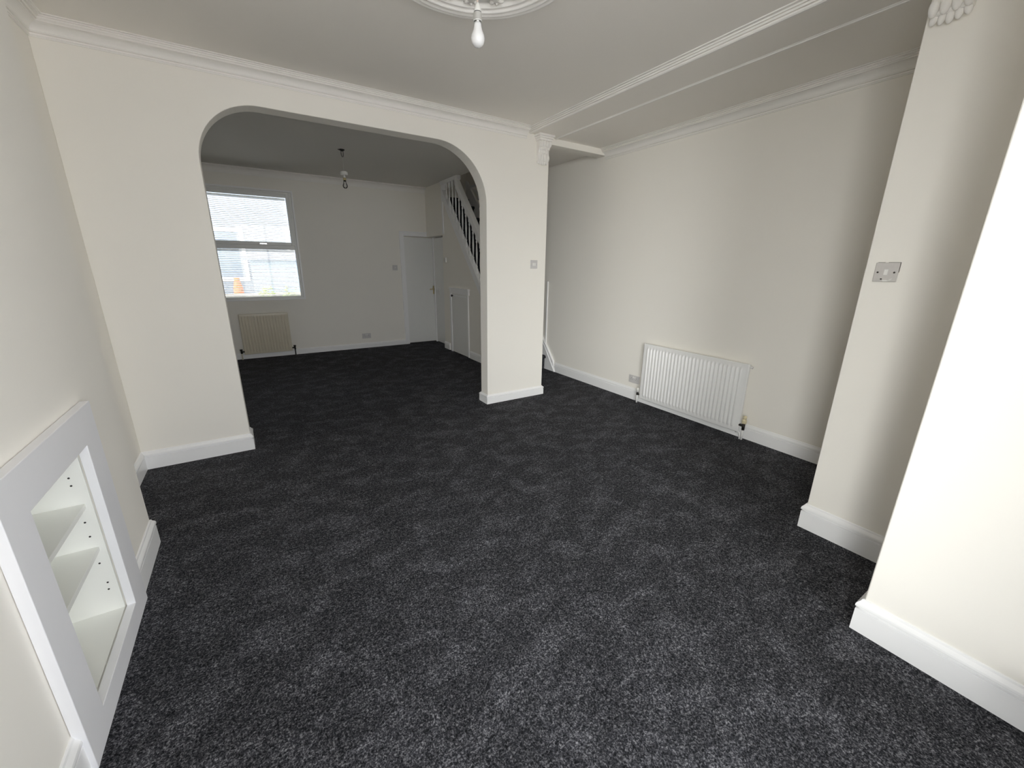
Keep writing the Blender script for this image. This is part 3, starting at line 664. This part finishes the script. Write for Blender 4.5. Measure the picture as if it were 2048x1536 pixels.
# ================================================================== CEILING ROSE, PENDANTS
RC = (1.004, 1.877)
cr = empty('ceiling_rose', (RC[0], RC[1], ZC))
pr = [(0.470, 0.0), (0.468, -0.008)]
def ridge(r0, r1, zt, h): return [(r0+(r1-r0)*i/8, -zt-h*math.sin(PI*i/8)) for i in range(9)]
pr += ridge(0.467, 0.438, 0.003, 0.015) + ridge(0.435, 0.402, 0.003, 0.022) + ridge(0.399, 0.369, 0.003, 0.024) + ridge(0.366, 0.342, 0.003, 0.018) + [(0.335, -0.004), (0.20, -0.010), (0.15, -0.018), (0.09, -0.022), (0.05, -0.034), (0.0, -0.036)]
MB().lathe(pr, seg=96).build('moulded_disc', 'plaster', parent=cr)
me = None
for i in range(16):
    a = 2*PI*i/16
    if me is None:
        mb = MB()
        mb.ellipsoid((0.268, 0, -0.012), 0.062, 0.030, 0.012, 12, 6); mb.ellipsoid((0.312, 0.020, -0.012), 0.022, 0.013, 0.011, 10, 6, Matrix.Rotation(0.6, 3, 'Z')); mb.ellipsoid((0.312, -0.020, -0.012), 0.022, 0.013, 0.011, 10, 6, Matrix.Rotation(-0.6, 3, 'Z')); mb.ellipsoid((0.325, 0, -0.012), 0.014, 0.009, 0.012, 10, 6)
        o = mb.build('leaf_ornament', 'plaster', parent=cr); me = o.data
    else:
        o = bpy.data.objects.new('leaf_ornament', me); COL.objects.link(o); o.parent = cr
    o.rotation_euler = (0, 0, a)
tag(cr, 'round ribbed plaster ceiling rose above the front bulb', 'ceiling rose')

pl = empty('pendant_light', (1.0, 1.87, 2.351))
MB().tube([(0, 0, ZC-0.034-2.351), (0.001, 0, 0.25), (0, 0, 0.155)], 0.0032).build('cord', 'cord', parent=pl)
MB().lathe([(0, 0.160), (0.006, 0.160), (0.009, 0.154), (0.0145, 0.138), (0.0165, 0.128), (0, 0.128)], seg=24).build('holder_cap', 'plastic', parent=pl)
MB().lathe([(0, 0.1275), (0.0155, 0.1275), (0.0155, 0.1245), (0, 0.1245)], seg=24).build('holder_gap', 'dark', parent=pl)
MB().lathe([(0.012, 0.124), (0.0175, 0.124), (0.0175, 0.098), (0.019, 0.098), (0.019, 0.093), (0.0165, 0.093), (0.0145, 0.097), (0.0145, 0.120), (0.012, 0.120)], seg=24).build('holder_skirt', 'plastic', parent=pl)
MB().lathe([(0, 0.112), (0.0112, 0.112), (0.0112, 0.086), (0, 0.086)], seg=20).build('bulb_collar', 'chrome', parent=pl)
bprof = [(0.0, 0.0), (0.008, 0.0008), (0.016, 0.0045), (0.0235, 0.012), (0.0282, 0.0215), (0.030, 0.031), (0.029, 0.040), (0.0255, 0.050), (0.021, 0.060), (0.0178, 0.070), (0.0162, 0.080), (0.0155, 0.088), (0.011, 0.0885)]
MB().lathe(bprof, seg=32).build('bulb', 'bulbwhite', parent=pl)
tag(pl, 'bare opal bulb hanging from the plaster ceiling rose', 'pendant light')

pb = empty('pendant_light', (1.158, 5.555, 2.296))
zt = ZB-2.296
hk = MB(); hk.lathe([(0.0, zt), (0.030, zt), (0.032, zt-0.004), (0.014, zt-0.020), (0.0, zt-0.022)], seg=20)
hk.tube([(-0.010, 0, zt-0.015), (-0.012, 0, zt-0.05), (-0.006, 0, zt-0.075), (0.002, 0, zt-0.080), (0.010, 0, zt-0.070), (0.012, 0, zt-0.040), (0.010, 0, zt-0.015)], 0.0035); hk.tube([(-0.045, 0.0, zt-0.004), (-0.02, 0, zt-0.012), (0, 0, zt-0.01), (0.03, 0, zt-0.006)], 0.004)
hk.build('ceiling_hook', 'knobblack', parent=pb)
MB().tube([(0, 0, zt-0.02), (0.002, 0, 0.26), (0, 0, 0.18)], 0.0018).build('cord', 'plastic', parent=pb)
MB().lathe([(0, 0.188), (0.030, 0.186), (0.041, 0.178), (0.042, 0.150), (0.038, 0.145), (0.0, 0.145)], seg=28).build('rose_cover', 'plastic', parent=pb)
MB().lathe([(0, 0.145), (0.008, 0.145), (0.014, 0.118), (0.0, 0.118)], seg=20).build('holder_cap', 'plastic', parent=pb)
MB().lathe([(0, 0.117), (0.018, 0.117), (0.018, 0.090), (0.0, 0.090)], seg=20).build('holder_skirt', 'brass', parent=pb)
MB().lathe([(0, 0.089), (0.015, 0.089), (0.014, 0.078), (0.0, 0.078)], seg=20).build('bulb_collar', 'dark', parent=pb)
MB().lathe([(r*0.92, z*0.90) for r, z in bprof], seg=28).build('bulb', 'bulbglass', parent=pb)
MB().lathe([(0, 0.078), (0.006, 0.076), (0.005, 0.045), (0.009, 0.038), (0, 0.036)], seg=12).build('filament_stem', 'plastic', parent=pb)
tag(pb, 'clear bulb on a loose cord below a black ceiling hook in the back room', 'pendant light')

# ================================================================== CORBELS (local: wall at y=0, projects to -y, top z=0)
def corbel(loc, rz, label):
    r = empty('corbel', loc, rz)
    W = 0.068
    cap = MB()
    cap.box(-0.092, 0.092, -0.098, 0, -0.020, 0.0); cap.box(-0.084, 0.084, -0.088, 0, -0.036, -0.020); cap.box(-0.076, 0.076, -0.078, 0, -0.056, -0.036)
    cap.build('cap', 'plaster', parent=r, bevel=0.005)
    # S-shaped body
    prof = [(0, -0.056), (-0.066, -0.056), (-0.075, -0.070), (-0.076, -0.088), (-0.068, -0.104), (-0.056, -0.116), (-0.046, -0.130), (-0.038, -0.150), (-0.034, -0.175), (-0.033, -0.200), (-0.036, -0.215), (-0.030, -0.228), (0, -0.230)]
    mb = MB(); mb.prism(prof, 'x', -W*0.92, W*0.92); mb.build('scroll_body', 'plaster', parent=r, bevel=0.006)
    # side volutes
    for sg in (-1, 1):
        mb = MB()
        pts_ = []
        for i in range(28):
            t = i/27*2.2*2*PI; rad = 0.026*(1-i/27*0.8)
            pts_.append((sg*W*0.96, -0.046-rad*math.cos(t), -0.086+rad*math.sin(t)))
        mb.tube(pts_, 0.0055, 8); mb.build('volute', 'plaster', parent=r)
    # front leaves: upper tier, middle swirls, petals
    mb = MB()
    for i in range(4):
        x = -0.048+i*0.032
        mb.ellipsoid((x, -0.074, -0.084), 0.0145, 0.017, 0.027, 12, 8)
    mb.build('upper_leaf_row', 'plaster', parent=r)
    mb = MB(); rnd = random.Random(3)
    for (x, z, s_) in ((-0.04, -0.125, .016), (-0.012, -0.120, .018), (0.020, -0.128, .016), (0.046, -0.124, .014), (-0.030, -0.150, .017), (0.004, -0.148, .019), (0.036, -0.152, .016), (-0.048, -0.168, .012), (0.018, -0.170, .014)):
        yy = -0.050 if z > -0.135 else -0.038
        mb.ellipsoid((x, yy, z), s_, 0.015, s_*0.66, 10, 6, Matrix.Rotation(rnd.uniform(-0.9, 0.9), 3, 'Y'))
    mb.build('acanthus_swirls', 'plaster', parent=r)
    pm = None
    for i in range(4):
        x = -0.051+i*0.034
        if pm is None:
            o = MB().ellipsoid((0, 0, 0), 0.0175, 0.018, 0.034, 12, 8).build('petal', 'plaster', parent=r); pm = o.data
        else:
            o = bpy.data.objects.new('petal', pm); COL.objects.link(o); o.parent = r
        o.location = (x, -0.037, -0.198)
    pm = None
    for i in range(5):
        x = -0.048+i*0.024
        if pm is None:
            o = MB().ellipsoid((0, 0, 0), 0.0135, 0.012, 0.026, 12, 8).build('bud_petal', 'plaster', parent=r); pm = o.data
        else:
            o = bpy.data.objects.new('bud_petal', pm); COL.objects.link(o); o.parent = r
        o.location = (x, -0.018, -0.238+0.010*abs(i-2)/2)
        o.rotation_euler = (0, -(i-2)*0.10, 0)
    tag(r, label, 'corbel'); return r
corbel((2.634, YA, ZH-0.001), 0.0, 'ornate plaster corbel at the top of the pillar')
corbel((XN, 0.722, ZH-0.006), -PI/2, 'ornate plaster corbel on the near stub wall at the frame top')

# ================================================================== OUTSIDE THE REAR WINDOW
bw = empty('yard_wall', (0.5, 10.6, -0.25))
MB().box(-5, 6, 0, 0.22, 0, 0.98).build('wall_body', 'yardwall', parent=bw); MB().box(-5.03, 6.03, -0.03, 0.25, 0.98, 1.03).build('coping', 'yardwall', parent=bw)
tag(bw, 'low pale yard wall outside the rear window', 'wall')
gp = empty('garden_pot', (-0.17, 10.70, 0.78))
MB().lathe([(0, 0), (0.085, 0), (0.092, 0.02), (0.090, 0.10), (0.070, 0.20), (0.052, 0.28), (0.056, 0.33), (0.04, 0.335), (0.0, 0.33)], seg=24).build('pot_body', 'pot', parent=gp)
tag(gp, 'tapering orange-red pot blurred behind the lower blind', 'pot')
sd = empty('shed', (1.45, 11.6, -0.25))
MB().box(-1.3, 1.3, 0, 1.6, 0, 1.75).build('shed_wall', 'shed', parent=sd); MB().prism([(-1.45, 1.75), (1.45, 1.75), (1.45, 1.82), (0, 2.05), (-1.45, 1.82)], 'y', -0.15, 1.75).build('shed_roof', 'slate', parent=sd)
tag(sd, 'pale blue shed in the yard beyond the rear window', 'shed')
hs = empty('house', (0.5, 13.6, -0.25))
MB().box(-9, 9, 0, 6, 0, 6.6).build('house_wall', 'render', parent=hs); MB().prism([(-0.4, 6.6), (6.4, 6.6), (3.0, 9.4)], 'x', -9.3, 9.3).build('house_roof', 'slate', parent=hs)
for wx in (-3.4, -0.95, 1.15, 3.4):
    for wz in (1.2, 3.9):
        f = rect_frame(MB(), wx-0.55, wx+0.55, wz, wz+1.35, 0.09, -0.03, 0.03).build('house_window', 'upvc', parent=hs); MB().box(wx-0.46, wx+0.46, -0.012, 0.0, wz+0.09, wz+1.26).build('house_pane', 'outglass', parent=f)
tag(hs, 'pale rendered house faintly seen through the upper blind', 'house')
rnd = random.Random(5)
for i, (bx_, lb) in enumerate(((0.35, 'small leafy plant left of the others below the shed'), (0.75, 'middle leafy plant low behind the rear blind'), (1.15, 'right-hand leafy plant low behind the rear blind'))):
    sh = empty('garden_plant', (bx_, 10.30, -0.25)); mb = MB()
    for k in range(70):
        a = rnd.uniform(0, 2*PI); rr_ = rnd.uniform(0.02, 0.17); z = rnd.uniform(0.55, 1.18)
        mb.ellipsoid((rr_*math.cos(a), rr_*math.sin(a), z), 0.045, 0.014, 0.022, 6, 4, Matrix.Rotation(rnd.uniform(0, 6.3), 3, 'Z') @ Matrix.Rotation(rnd.uniform(-0.8, 0.8), 3, 'Y'))
    tag(mb.build('foliage', 'leaf', parent=sh), kind='stuff')
    MB().tube([(0, 0, 0), (0.01, 0.01, 0.5), (0, 0, 1.0)], 0.012).build('stem', 'leaf', parent=sh)
    tag(sh, lb, 'plant', 'plants in the yard')
